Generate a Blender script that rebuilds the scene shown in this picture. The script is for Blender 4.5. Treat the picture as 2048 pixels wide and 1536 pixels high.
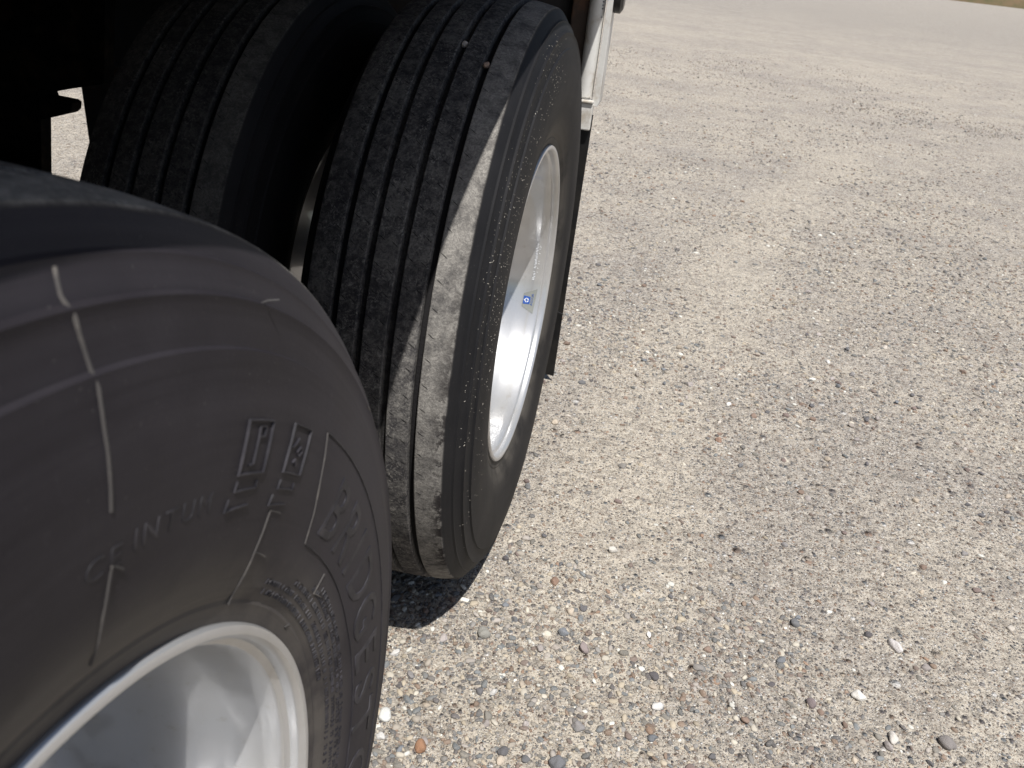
import bpy, bmesh, math, random
import numpy as np
from mathutils import Vector, Matrix

for o in list(bpy.data.objects):
    bpy.data.objects.remove(o)
S = bpy.context.scene
COL = S.collection
R = math.radians

# ------------------------------------------------------------------ camera
CAM = Vector((0.18108, -0.12455, 1.08539))
fw = Vector((-0.13384, 0.86826, -0.47772)); rt = Vector((0.97294, 0.20674, 0.10317)); up = Vector((-0.18834, 0.45099, 0.87243))
cd = bpy.data.cameras.new('camera'); cam = bpy.data.objects.new('camera', cd); COL.objects.link(cam)
cam.matrix_world = Matrix(((rt.x, up.x, -fw.x, CAM.x), (rt.y, up.y, -fw.y, CAM.y), (rt.z, up.z, -fw.z, CAM.z), (0, 0, 0, 1)))
cd.sensor_width = 36; cd.lens = 1616.4 / 2048 * 36
cd.clip_start = .02; cd.clip_end = 2000
cd.dof.use_dof = True; cd.dof.focus_distance = 1.28; cd.dof.aperture_fstop = 13.0
S.camera = cam

# ------------------------------------------------------------------ light
SUN = Vector((0.2124, -0.375, 1.0)).normalized()
el = math.asin(SUN.z); rot = math.atan2(SUN.x, SUN.y)
W = bpy.data.worlds.new('World'); S.world = W; W.use_nodes = True
wn = W.node_tree; bg = wn.nodes['Background']
sky = wn.nodes.new('ShaderNodeTexSky'); sky.sky_type = 'NISHITA'; sky.sun_disc = False
sky.sun_elevation = el; sky.sun_rotation = rot; sky.dust_density = 1.5
wn.links.new(sky.outputs[0], bg.inputs[0]); bg.inputs[1].default_value = 0.065
sl = bpy.data.lights.new('sun', 'SUN'); sl.energy = 4.8; sl.angle = R(.53); sl.color = (1, .972, .932)
so = bpy.data.objects.new('sun', sl); COL.objects.link(so)
so.rotation_euler = SUN.to_track_quat('Z', 'Y').to_euler(); so.location = SUN * 20
vs = S.view_settings; vs.view_transform = 'Standard'; vs.look = 'None'; vs.gamma = 1; vs.exposure = 0.2; vs.use_curve_mapping = False

# ------------------------------------------------------------------ helpers
rnd = random.Random(7); rng = np.random.default_rng(7)

def link(name, me, parent=None, mats=None, **props):
    o = bpy.data.objects.new(name, me); COL.objects.link(o)
    if parent is not None: o.parent = parent
    if mats is not None and me is not None and not me.materials:
        for m in (mats if isinstance(mats, (list, tuple)) else [mats]): me.materials.append(m)
    for k, v in props.items(): o[k] = v
    return o

def empty(name, loc, parent=None, rotz=0, **props):
    o = bpy.data.objects.new(name, None); COL.objects.link(o); o.location = loc; o.rotation_euler = (0, 0, rotz)
    o.empty_display_size = .1
    if parent is not None: o.parent = parent
    for k, v in props.items(): o[k] = v
    return o

def pydata(name, v, f, smooth=None):
    me = bpy.data.meshes.new(name); me.from_pydata([tuple(a) for a in v], [], f); me.update()
    if smooth is not None:
        me.polygons.foreach_set('use_smooth', [True] * len(me.polygons)); me.set_sharp_from_angle(angle=R(smooth))
    return me

def lathe(name, prof, n, closed=True, smooth=35, a0=0., a1=2 * math.pi):
    """revolve (x, r) about the X axis; angle 0 is +Y, 90 deg is +Z"""
    full = abs(a1 - a0 - 2 * math.pi) < 1e-6
    A = np.linspace(a0, a1, n, endpoint=not full)
    P = np.array(prof, float); m = len(P)
    v = np.empty((n, m, 3)); v[..., 0] = P[:, 0]; v[..., 1] = np.cos(A)[:, None] * P[:, 1]; v[..., 2] = np.sin(A)[:, None] * P[:, 1]
    f = []
    for i in range(n if full else n - 1):
        j = (i + 1) % n
        for k in range(m if closed else m - 1):
            l = (k + 1) % m
            f.append((i * m + k, i * m + l, j * m + l, j * m + k))
    me = pydata(name, v.reshape(-1, 3), f, smooth)
    bm = bmesh.new(); bm.from_mesh(me); bmesh.ops.recalc_face_normals(bm, faces=bm.faces); bm.to_mesh(me); bm.free()
    return me

def box_bm(bm, c, s, bev=0.0, rot=None):
    r = bmesh.ops.create_cube(bm, size=1); vs_ = r['verts']
    M = Matrix.Translation(c) @ (rot.to_4x4() if rot is not None else Matrix.Identity(4)) @ Matrix.Diagonal((*s, 1))
    bmesh.ops.transform(bm, matrix=M, verts=vs_)
    if bev:
        es = list({e for v in vs_ for e in v.link_edges})
        bmesh.ops.bevel(bm, geom=es, offset=bev, segments=2, affect='EDGES', profile=.5)

def box(name, c, s, mat, parent=None, bev=0.004, rot=None, **props):
    bm = bmesh.new(); box_bm(bm, (0, 0, 0), s, bev, rot); me = bpy.data.meshes.new(name); bm.to_mesh(me); bm.free()
    o = link(name, me, parent, mat, **props); o.location = c
    return o

def cyl_bm(bm, a, b, r, n=24, r2=None, bev=0):
    a = Vector(a); b = Vector(b); d = b - a
    M = Matrix.Translation((a + b) / 2) @ d.to_track_quat('Z', 'Y').to_matrix().to_4x4()
    bmesh.ops.create_cone(bm, cap_ends=True, segments=n, radius1=r, radius2=r if r2 is None else r2, depth=d.length, matrix=M)

def finish(name, bm, mat, parent=None, smooth=35, **props):
    bmesh.ops.recalc_face_normals(bm, faces=bm.faces)
    me = bpy.data.meshes.new(name); bm.to_mesh(me); bm.free()
    if smooth:
        me.polygons.foreach_set('use_smooth', [True] * len(me.polygons)); me.set_sharp_from_angle(angle=R(smooth))
    return link(name, me, parent, mat, **props)

def tube_bm(bm, pts, r, n=8):
    pts = [Vector(p) for p in pts]; rings = []
    for i, p in enumerate(pts):
        t = (pts[min(i + 1, len(pts) - 1)] - pts[max(i - 1, 0)]).normalized(); q = t.to_track_quat('Z', 'Y')
        rr = r[i] if isinstance(r, (list, tuple)) else r
        rings.append([bm.verts.new(p + q @ Vector((math.cos(a) * rr, math.sin(a) * rr, 0))) for a in [2 * math.pi * k / n for k in range(n)]])
    for a, b in zip(rings[:-1], rings[1:]):
        for k in range(n): bm.faces.new((a[k], a[(k + 1) % n], b[(k + 1) % n], b[k]))
    bm.faces.new(rings[0][::-1]); bm.faces.new(rings[-1])

# ------------------------------------------------------------------ node helper
class NT:
    def __init__(s, name):
        s.m = bpy.data.materials.new(name); s.m.use_nodes = True; s.t = s.m.node_tree
        s.b = s.t.nodes['Principled BSDF']; s.out = s.t.nodes['Material Output']
    def n(s, typ, props=None, **inp):
        nd = s.t.nodes.new(typ)
        for k, v in (props or {}).items(): setattr(nd, k, v)
        for k, v in inp.items():
            key = int(k[1:]) if k[0] == 'i' and k[1:].isdigit() else k
            s.set(nd.inputs[key], v)
        return nd
    def set(s, sock, v):
        if hasattr(v, 'is_output'): s.t.links.new(v, sock)
        elif hasattr(v, 'outputs'): s.t.links.new(v.outputs[0], sock)
        else:
            if isinstance(v, (tuple, list)) and len(v) == 3 and sock.type == 'RGBA': v = (*v, 1)
            sock.default_value = v
    def math(s, op, a, b=0., c=0., clamp=False):
        nd = s.t.nodes.new('ShaderNodeMath'); nd.operation = op; nd.use_clamp = clamp
        for i, v in enumerate((a, b, c)): s.set(nd.inputs[i], v)
        return nd.outputs[0]
    def mix(s, f, a, b, mode='MIX'):
        nd = s.t.nodes.new('ShaderNodeMix'); nd.data_type = 'RGBA'; nd.blend_type = mode
        s.set(nd.inputs[0], f); s.set(nd.inputs[6], a); s.set(nd.inputs[7], b)
        return nd.outputs[2]
    def step(s, v, a, b, oa=0., ob=1.):
        nd = s.t.nodes.new('ShaderNodeMapRange'); nd.interpolation_type = 'SMOOTHSTEP'
        for i, x in enumerate((v, a, b, oa, ob)): s.set(nd.inputs[i], x)
        return nd.outputs[0]
    def noise(s, vec, scale, detail=4, rough=.55, dim='3D', dist=0.):
        nd = s.t.nodes.new('ShaderNodeTexNoise'); nd.noise_dimensions = dim
        s.set(nd.inputs['Vector'], vec); nd.inputs['Scale'].default_value = scale
        nd.inputs['Detail'].default_value = detail; nd.inputs['Roughness'].default_value = rough; nd.inputs['Distortion'].default_value = dist
        return nd.outputs['Fac']
    def bump(s, h, strength, dist, normal=None):
        nd = s.t.nodes.new('ShaderNodeBump'); nd.inputs['Strength'].default_value = strength; nd.inputs['Distance'].default_value = dist
        s.set(nd.inputs['Height'], h)
        if normal is not None: s.set(nd.inputs['Normal'], normal)
        return nd.outputs[0]
    def fin(s, col=None, rough=None, metal=None, normal=None, spec=None):
        for k, v in (('Base Color', col), ('Roughness', rough), ('Metallic', metal), ('Normal', normal), ('Specular IOR Level', spec)):
            if v is not None: s.set(s.b.inputs[k], v)
        return s.m

def simple(name, col, rough=.6, metal=0., dirt=None, dscale=12, bump=.0, spec=.5):
    t = NT(name); tc = t.n('ShaderNodeTexCoord'); v = tc.outputs['Object']
    c = col
    n = t.noise(v, dscale, 7, .62)
    if dirt is not None: c = t.mix(t.step(n, .45, .68), col, dirt)
    rr = t.math('ADD', t.math('MULTIPLY', t.noise(v, dscale * 3, 4), .25), rough - .12, clamp=True)
    nm = t.bump(t.noise(v, dscale * 8, 3), bump, .002) if bump else None
    return t.fin(c, rr, metal, nm, spec)

# ------------------------------------------------------------------ materials
def rubber_mat(name, side_dark, side_dust, dust_amt, tread_amt=1., spec=.32):
    t = NT(name); tc = t.n('ShaderNodeTexCoord'); P = tc.outputs['Object']
    sx = t.n('ShaderNodeSeparateXYZ', i0=P); x, y, z = sx.outputs
    r = t.math('SQRT', t.math('ADD', t.math('MULTIPLY', y, y), t.math('MULTIPLY', z, z)))
    n1 = t.noise(P, 75, 8, .68); n2 = t.noise(P, 11, 5, .6); n3 = t.noise(P, 260, 5, .7); n4 = t.noise(P, 3.2, 4, .6); n5 = t.noise(P, 33, 6, .7)
    # tread: worn rubber with pale road dust in patches and scuffs
    d = t.math('ADD', t.math('MULTIPLY', n1, .5), t.math('ADD', t.math('MULTIPLY', n2, .35), t.math('MULTIPLY', n3, .25)))
    df = t.step(d, .44, .70)
    n6 = t.noise(P, 170, 6, .75, dist=1.6); n7 = t.noise(P, 24, 7, .7)
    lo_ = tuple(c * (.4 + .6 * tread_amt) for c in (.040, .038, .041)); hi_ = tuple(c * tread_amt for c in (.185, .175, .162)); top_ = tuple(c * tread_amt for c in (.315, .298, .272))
    tread = t.mix(df, lo_, hi_)
    tread = t.mix(t.math('MULTIPLY', t.step(n6, .50, .68), t.step(n7, .38, .60)), tread, top_)
    tread = t.mix(t.math('MULTIPLY', t.step(n6, .50, .36), .75), tread, lo_)
    # chunked, half bare outer edge of the shoulder ribs
    outer = t.step(x, -.078, -.070)
    tread = t.mix(t.math('MULTIPLY', outer, t.step(n7, .26, .62)), tread, t.mix(t.step(n6, .40, .62), hi_, top_))  # outer rib paler: scuffed dust, plus its sunlit strip lifted in the colour
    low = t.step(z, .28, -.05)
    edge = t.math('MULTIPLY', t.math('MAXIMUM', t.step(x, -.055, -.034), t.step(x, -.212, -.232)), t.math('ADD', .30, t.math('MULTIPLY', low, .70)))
    chunk = t.step(t.math('ADD', t.math('MULTIPLY', n5, .9), t.math('MULTIPLY', n1, .5)), .66, .74)
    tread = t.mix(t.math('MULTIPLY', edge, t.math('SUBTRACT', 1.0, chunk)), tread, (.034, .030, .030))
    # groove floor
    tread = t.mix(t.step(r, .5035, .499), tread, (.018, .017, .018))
    # sidewall: matt rubber, a film of dust that gathers in soft patches and at the bead
    sd = t.math('ADD', t.math('MULTIPLY', n4, .6), t.math('MULTIPLY', n2, .4))
    fs = t.math('MULTIPLY', t.step(sd, .34, .68), dust_amt)
    side = t.mix(fs, side_dark, side_dust)
    bead = t.math('MULTIPLY', t.step(r, .355, .305), t.step(n2, .3, .6))
    side = t.mix(t.math('MULTIPLY', bead, .55), side, (.15, .135, .115))
    sp = t.step(t.noise(P, 420, 2, .5), .70, .78)
    side = t.mix(t.math('MULTIPLY', sp, .22), side, (.25, .24, .22))
    rj = t.math('ADD', r, t.math('MULTIPLY', t.math('SUBTRACT', n5, .5), t.math('ADD', .003, t.math('MULTIPLY', low, .008))))
    m = t.math('MULTIPLY', t.step(rj, .4985, .5015), t.math('MULTIPLY', t.step(x, -.0300, -.0335), t.step(x, -.237, -.2325)))
    m = t.math('MAXIMUM', m, t.math('MULTIPLY', t.step(x, -.06, -.065), t.step(x, -.21, -.20)))
    rg = t.n('ShaderNodeCombineXYZ', i0=t.math('MULTIPLY', r, 1.), i1=t.math('MULTIPLY', y, .02), i2=t.math('MULTIPLY', z, .02)); ringn = t.noise(rg, 95, 5, .7)
    side = t.mix(t.math('MULTIPLY', t.step(ringn, .40, .70), .32), side, side_dust)
    side = t.mix(t.math('MULTIPLY', t.step(ringn, .45, .28), .35), side, tuple(c * .6 for c in side_dark))
    scr = t.noise(P, 48, 7, .8, dist=2.5)
    side = t.mix(t.math('MULTIPLY', t.step(scr, .60, .72), .30), side, tuple(min(1, c * 1.7) for c in side_dust))
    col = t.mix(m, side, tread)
    rough = t.math('ADD', t.math('MULTIPLY', m, .25), t.math('ADD', .52, t.math('MULTIPLY', n2, .22)))
    h = t.math('ADD', t.math('MULTIPLY', ringn, .22), t.math('MULTIPLY', t.math('ADD', n1, n3), t.math('ADD', .12, t.math('MULTIPLY', m, .9))), t.math('MULTIPLY', n5, t.math('MULTIPLY', m, .9)))
    nm = t.bump(h, .55, .0022)
    return t.fin(col, rough, 0., nm, spec)

M_tyre_near = rubber_mat('dusty_rubber', (.0172, .0150, .0188), (.039, .035, .041), .9, 1., .22)
M_tyre_far = rubber_mat('dark_rubber', (.0105, .0106, .0124), (.025, .0245, .026), .7, 1., .15)
M_tyre_in = rubber_mat('shaded_rubber', (.014, .013, .014), (.03, .028, .028), .6, .5, .12)  # inner and far-side tyres: less dust, their shade also put into the colour

def alu_mat():
    t = NT('aluminium'); tc = t.n('ShaderNodeTexCoord'); P = tc.outputs['Object']
    x, y, z = t.n('ShaderNodeSeparateXYZ', i0=P).outputs
    r = t.math('SQRT', t.math('ADD', t.math('MULTIPLY', y, y), t.math('MULTIPLY', z, z)))
    cv = t.n('ShaderNodeCombineXYZ', i0=t.math('MULTIPLY', x, 60.), i1=t.math('MULTIPLY', r, 60.), i2=t.math('MULTIPLY', y, .6))
    brush = t.noise(cv, 6, 4, .7); n = t.noise(P, 7, 5, .6); n2 = t.noise(P, 55, 5, .7)
    col = t.mix(t.step(n, .40, .72), (.60, .605, .615), (.50, .495, .485))
    col = t.mix(t.math('MULTIPLY', t.step(n2, .58, .72), .35), col, (.42, .38, .33))
    rough = t.math('ADD', .10, t.math('ADD', t.math('MULTIPLY', n, .12), t.math('MULTIPLY', brush, .08)))
    # polished metal under a dull film of brake and road dust
    nm = t.bump(t.math('ADD', brush, t.math('MULTIPLY', n2, .6)), .10, .0006)
    t.fin(col, t.math('ADD', .30, t.math('MULTIPLY', n, .12)), t.math('SUBTRACT', .60, t.math('MULTIPLY', n, .30)), nm, .5)
    gl = t.n('ShaderNodeBsdfGlossy', Color=col, Roughness=t.math('ADD', .055, t.math('MULTIPLY', brush, .06)))
    mx = t.n('ShaderNodeMixShader', i0=t.math('SUBTRACT', .36, t.math('MULTIPLY', n, .22)), i1=t.b.outputs[0], i2=gl.outputs[0])
    t.t.links.new(mx.outputs[0], t.out.inputs[0]); return t.m
M_alu = alu_mat()
M_steel = simple('dark_steel', (.040, .037, .037), .65, 0., (.045, .032, .024), 9, .4)
M_rust = simple('rusty_steel', (.060, .043, .034), .8, 0., (.125, .066, .040), 14, .5)
M_rustl = simple('brown_rust', (.16, .085, .055), .8, 0., (.26, .15, .10), 20, .4, .2)
M_white = simple('white_paint', (.72, .71, .68), .42, 0., (.46, .41, .34), 17, .15)
M_deck = simple('grey_deck_steel', (.20, .20, .21), .6, .0, (.12, .09, .07), 5, .2)
M_shade = simple('underbody_shade_black', (.008, .008, .008), .95, 0., (.03, .022, .017), 16, .3, .1)  # near-black: the deep shade under the trailer is put into the colour
M_flap = simple('flap_rubber', (.020, .020, .021), .6, 0., (.05, .046, .04), 8, .25)
M_black = simple('black_plastic', (.012, .012, .013), .35)
M_nut = simple('zinc', (.45, .44, .42), .4, .9, (.18, .14, .10), 30)
M_sipe = simple('sipe_black', (.006, .006, .006), .9)
M_hair = simple('rubber_hair', (.028, .026, .027), .5)
M_fleck = simple('pale_chaff', (.46, .43, .37), .85)
M_badge = simple('badge_foil', (.24, .25, .235), .55, .0)
M_blue = simple('badge_blue', (.020, .085, .36), .45)
M_badgew = simple('badge_white', (.78, .80, .82), .5)
M_mark = simple('decal_grey', (.10, .11, .14), .5)

# ground
def ground_mat():
    t = NT('gravel_ground'); tc = t.n('ShaderNodeTexCoord'); P = tc.outputs['Object']
    x, y, z = t.n('ShaderNodeSeparateXYZ', i0=P).outputs
    big = t.noise(P, .55, 4, .55); mid = t.noise(P, 2.6, 5, .6); sm = t.noise(P, 22, 5, .65); fine = t.noise(P, 170, 4, .7); vf = t.noise(P, 520, 3, .7)
    # wheel-worn streaks across the yard
    sv = t.n('ShaderNodeCombineXYZ', i0=t.math('MULTIPLY', x, .16), i1=t.math('ADD', t.math('MULTIPLY', y, .9), t.math('MULTIPLY', x, .12)), i2=0.)
    streak = t.noise(sv, 1.0, 5, .6)
    # a pale dusty wheel track curves away from the truck side
    tx = t.math('ADD', .16, t.math('MULTIPLY', .036, t.math('MULTIPLY', y, y)))
    trk = t.math('MULTIPLY', t.step(t.math('ABSOLUTE', t.math('SUBTRACT', t.math('ADD', x, t.math('MULTIPLY', t.math('SUBTRACT', mid, .5), .5)), tx)), .26, .03), t.step(y, 8., 1.2))
    k = t.math('ADD', t.math('MULTIPLY', big, .35), t.math('ADD', t.math('MULTIPLY', mid, .42), t.math('MULTIPLY', streak, .23)))
    k = t.math('SUBTRACT', k, t.math('MULTIPLY', trk, .17))
    kk = t.step(k, .40, .62)
    col = t.mix(kk, (.610, .546, .450), (.500, .455, .398))
    sm2 = t.noise(P, 7., 6, .7)
    col = t.mix(t.math('MULTIPLY', t.step(sm, .47, .70), .50), col, (.30, .26, .225))
    col = t.mix(t.math('MULTIPLY', t.step(sm2, .50, .66), .42), col, (.315, .28, .25))
    col = t.mix(t.math('MULTIPLY', t.step(sm, .46, .30), .35), col, (.74, .67, .58))
    col = t.mix(t.math('MULTIPLY', t.step(fine, .50, .72), .62), col, (.16, .14, .125))
    col = t.mix(t.math('MULTIPLY', t.step(vf, .54, .70), .60), col, (.80, .75, .66))
    n45 = t.noise(P, 46, 4, .65); n90 = t.noise(P, 95, 4, .7)
    clump = t.step(t.math('ADD', k, t.math('MULTIPLY', t.math('SUBTRACT', n45, .5), .6)), .46, .60)
    col = t.mix(t.math('MULTIPLY', t.step(n45, .49, .63), .50), col, (.200, .182, .158))
    col = t.mix(t.math('MULTIPLY', t.math('MULTIPLY', t.step(n90, .50, .64), clump), .60), col, (.17, .155, .145))
    col = t.mix(t.math('MULTIPLY', t.step(n90, .46, .32), .60), col, (.80, .75, .65))
    far = t.step(t.math('SQRT', t.math('ADD', t.math('MULTIPLY', x, x), t.math('MULTIPLY', y, y))), 7., 34.)
    col = t.mix(t.math('MULTIPLY', far, .78), col, t.mix(t.step(t.math('ADD', t.math('MULTIPLY', sm2, .5), t.math('MULTIPLY', sm, .5)), .42, .60), (.405, .378, .338), (.215, .202, .182)))
    hs = []
    def stones(scale, thr, pal, amt, rad):
        nonlocal col
        vo = t.n('ShaderNodeTexVoronoi', Vector=P, Scale=scale); vo.inputs['Randomness'].default_value = 1.
        cs = t.n('ShaderNodeSeparateColor', i0=vo.outputs['Color'])
        on = t.math('GREATER_THAN', t.math('ADD', cs.outputs[0], t.math('MULTIPLY', t.math('SUBTRACT', k, .5), .9)), thr)
        body = t.step(t.math('ADD', vo.outputs['Distance'], t.math('MULTIPLY', t.math('SUBTRACT', sm, .5), .25)), rad, rad * .72)
        msk = t.math('MULTIPLY', on, body)
        cr = t.n('ShaderNodeValToRGB', i0=cs.outputs[1]); e = cr.color_ramp; e.interpolation = 'CONSTANT'
        for i, c in enumerate(pal):
            if i < 2: el_ = e.elements[i]; el_.position = i / len(pal)
            else: el_ = e.elements.new(i / len(pal))
            el_.color = (*c, 1)
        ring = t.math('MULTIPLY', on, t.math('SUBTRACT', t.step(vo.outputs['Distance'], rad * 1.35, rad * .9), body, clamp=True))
        col = t.mix(t.math('MULTIPLY', ring, .45), col, (.13, .11, .095))  # shade in the gap round each stone, painted into the colour
        col = t.mix(t.math('MULTIPLY', msk, amt), col, cr.outputs[0])
        hs.append((t.math('MULTIPLY', on, t.step(vo.outputs['Distance'], rad * 1.1, 0.)), 1. / scale))
    PAL = [(.16, .15, .15), (.40, .34, .28), (.62, .58, .53), (.22, .165, .13), (.30, .28, .27), (.17, .185, .20), (.50, .42, .33), (.13, .12, .125), (.36, .25, .19), (.74, .72, .69)]
    stones(330., .34, PAL, .95, .45)
    stones(150., .44, PAL, .95, .42)
    stones(72., .70, PAL, .88, .38)
    stones(33., .93, PAL, .8, .34)
    h = t.math('MULTIPLY', t.math('ADD', fine, t.math('MULTIPLY', vf, .5)), .0035)
    for hh, s in hs: h = t.math('ADD', h, t.math('MULTIPLY', hh, s * .38))
    h = t.math('ADD', h, t.math('ADD', t.math('MULTIPLY', sm, .010), t.math('MULTIPLY', sm2, .016)))
    return t.fin(col, .93, 0., t.bump(h, 1.0, 1.5), .04)
M_ground = ground_mat()

def stone_mat():
    t = NT('stone'); tc = t.n('ShaderNodeTexCoord')
    oi = t.n('ShaderNodeObjectInfo')
    n = t.noise(tc.outputs['Object'], 1.6, 6, .65); n2 = t.noise(tc.outputs['Object'], 7, 3, .6)
    c = t.mix(t.step(n, .42, .66), oi.outputs['Color'], (.42, .37, .31))
    c = t.mix(t.math('MULTIPLY', t.step(n2, .55, .7), .4), oi.outputs['Color'], c)
    return t.fin(c, .82, 0., t.bump(n2, .35, .25), .3)
M_stone = stone_mat()
def gravel_stuff_mat():
    t = NT('loose_gravel'); a = t.n('ShaderNodeVertexColor', {'layer_name': 'col'}); tc = t.n('ShaderNodeTexCoord')
    n = t.noise(tc.outputs['Object'], 420, 3, .6)
    c = t.mix(t.math('MULTIPLY', t.step(n, .45, .68), .30), a.outputs[0], (.44, .385, .315))
    return t.fin(c, .86, 0., t.bump(n, .3, .002), .25)
M_gstuff = gravel_stuff_mat()

# ------------------------------------------------------------------ ground
gx = np.concatenate([-np.geomspace(4, 500, 14)[::-1], np.linspace(-3.8, 4, 131), np.geomspace(4.3, 500, 14)])
gy = np.concatenate([-np.geomspace(2, 500, 14)[::-1], np.linspace(-1.9, 7, 149), np.geomspace(7.3, 700, 16)])
def gheight(x, y):
    h = .0035 * np.sin(3.1 * x + 1.3 * y + .4) * np.sin(1.7 * y - 2.2 * x) + .0022 * np.sin(9.7 * x + 2.) * np.sin(8.3 * y + 3.1 * x)
    near_t = np.clip((np.abs(y - .62) - 1.3) / 1., 0, 1)
    h = h * np.where((x < .05) & (x > -2.8), np.maximum(near_t, .1), np.clip((x - .05) / .3, .1, 1))
    return h * (np.hypot(x, y) < 12)
GX, GY = np.meshgrid(gx, gy); GZ = gheight(GX, GY)
nv = len(gx)
gv = np.stack([GX, GY, GZ], -1).reshape(-1, 3)
gf = [(j * nv + i, j * nv + i + 1, (j + 1) * nv + i + 1, (j + 1) * nv + i) for j in range(len(gy) - 1) for i in range(nv - 1)]
ground = link('gravel_ground', pydata('gravel_ground', gv, gf, 80), None, M_ground, kind='structure')

# low dry bank far off at the edge of the yard
def bank_mat():
    t = NT('dry_bank'); P = t.n('ShaderNodeTexCoord').outputs['Object']
    n = t.noise(P, .25, 6, .65)
    return t.fin(t.mix(t.step(n, .38, .66), (.16, .115, .07), (.10, .095, .05)), .95, 0., None, .1)
bm = bmesh.new()
px_ = np.linspace(-120, 220, 60); prev = None
for i, xx in enumerate(px_):
    yy = 176 - .42 * (xx - 45) * .35; hh = 4.2 + 1.2 * math.sin(i * .7) * math.sin(i * .31)
    ring = [bm.verts.new(p) for p in ((xx, yy, -.05), (xx + .3, yy + 1.5, hh * .35), (xx, yy + 4, hh * .8), (xx, yy + 9, hh), (xx, yy + 40, hh * .9), (xx, yy + 60, -.05))]
    if prev:
        for a in range(5): bm.faces.new((prev[a], ring[a], ring[a + 1], prev[a + 1]))
    prev = ring
finish('dry_grass_bank', bm, bank_mat(), None, 60, kind='structure')

# ------------------------------------------------------------------ trailer
D = 1.2398; ZC = .50; TW = 2.62
trailer = empty('flatbed_trailer', (-1.3, .62, 0), None, label='dusty white trailer on tandem dual wheels with aluminium rims', category='trailer')
def tp(name, c, s, mat, bev=.004, rot=None, **p):   # box part in world coordinates
    o = box(name, Vector(c) - Vector(trailer.location), s, mat, trailer, bev, rot, **p); return o
def tf(name, bm, mat, smooth=35, **p):
    bmesh.ops.translate(bm, verts=bm.verts, vec=-Vector(trailer.location)); return finish(name, bm, mat, trailer, smooth, **p)

DECK_Z = 1.20; EDGE = .2124 * DECK_Z - .224
tp('deck', (-1.31, -1.05, DECK_Z + .075), (2.64 + EDGE * 2 - .04, 6.3, .05), M_deck)
tp('side_rail', (EDGE - .02, -1.05, DECK_Z + .075), (.04, 6.3, .15), M_white)
tp('side_rail', (-2.62 - EDGE + .02, -1.05, DECK_Z + .075), (.04, 6.3, .15), M_white)
for x in (-.86, -1.76): tp('frame_rail', (x, -1.0, 1.065), (.12, 6.1, .25), M_steel)
for y in np.arange(-3.9, 2.0, .62): tp('cross_member', (-1.31, y, DECK_Z + .01), (2.54, .08, .075), M_steel)
tp('rear_crossmember', (-1.325, 2.0, .93), (2.46, .10, .51), M_steel)
tp('rear_bumper', (-1.34, 2.03, .66), (2.2, .09, .12), M_rust, label='dark rear underride bar')
tp('bumper_brace', (-1.43, 2.03, .60), (.10, .06, .70), M_steel)
for x in (-.55, -2.07): tp('bumper_post', (x, 2.03, .80), (.08, .07, .24), M_steel)
# axles, drums, springs, brake chambers
for y in (0, D):
    bm = bmesh.new(); cyl_bm(bm, (-.70, y, ZC), (-1.92, y, ZC), .064, 28); tf('axle', bm, M_rust)
    for x in (-.64, -1.98):
        bm = bmesh.new(); cyl_bm(bm, (x - .09, y, ZC), (x + .09, y, ZC), .205, 40); tf('brake_drum', bm, M_rust)
    for x in (-.86, -1.76):
        sp = None
        for k in range(4):
            L = .98 - k * .2
            pts = [(x, y + L * u / 2, .44 + k * .019 + .05 * u * u) for u in np.linspace(-1, 1, 9)]
            bm = bmesh.new(); rings = []
            for p in pts:
                rings.append([bm.verts.new((p[0] + dx, p[1], p[2] + dz)) for dx, dz in ((-.04, -.008), (.04, -.008), (.04, .008), (-.04, .008))])
            for a, b in zip(rings[:-1], rings[1:]):
                for q in range(4): bm.faces.new((a[q], a[(q + 1) % 4], b[(q + 1) % 4], b[q]))
            bm.faces.new(rings[0]); bm.faces.new(rings[-1])
            tf('spring_leaf', bm, M_rust, 30)
        for dy in (-.07, .07):
            bm = bmesh.new(); tube_bm(bm, [(x - .055, y + dy, .60), (x - .055, y + dy, .40), (x - .035, y + dy, .385), (x + .035, y + dy, .385), (x + .055, y + dy, .40), (x + .055, y + dy, .60)], .010, 8)
            tf('u_bolt', bm, M_rust)
        bm = bmesh.new(); c = (x - .19 * (1 if x > -1.3 else -1), y - .22, .80)
        cyl_bm(bm, c, (c[0], c[1] - .09, c[2]), .08, 28); cyl_bm(bm, (c[0], c[1] - .09, c[2]), (c[0], c[1] - .20, c[2]), .088, 28); cyl_bm(bm, (c[0], c[1] - .085, c[2]), (c[0], c[1] - .105, c[2]), .098, 28)
        cyl_bm(bm, (c[0], c[1], c[2]), (c[0], c[1] + .14, c[2] - .01), .012, 10)
        tf('brake_chamber', bm, M_rustl)
for k, x in enumerate((-1.05, -1.12, -1.22)):
    bm = bmesh.new(); tube_bm(bm, [(x, .15, .80), (x - .02, .45, .70 - .03 * k), (x + .03, .75, .72), (x + .01, .95, .78 + .02 * k), (x, 1.1, .92)], .011, 8); tf('air_hose', bm, M_black)
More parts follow.
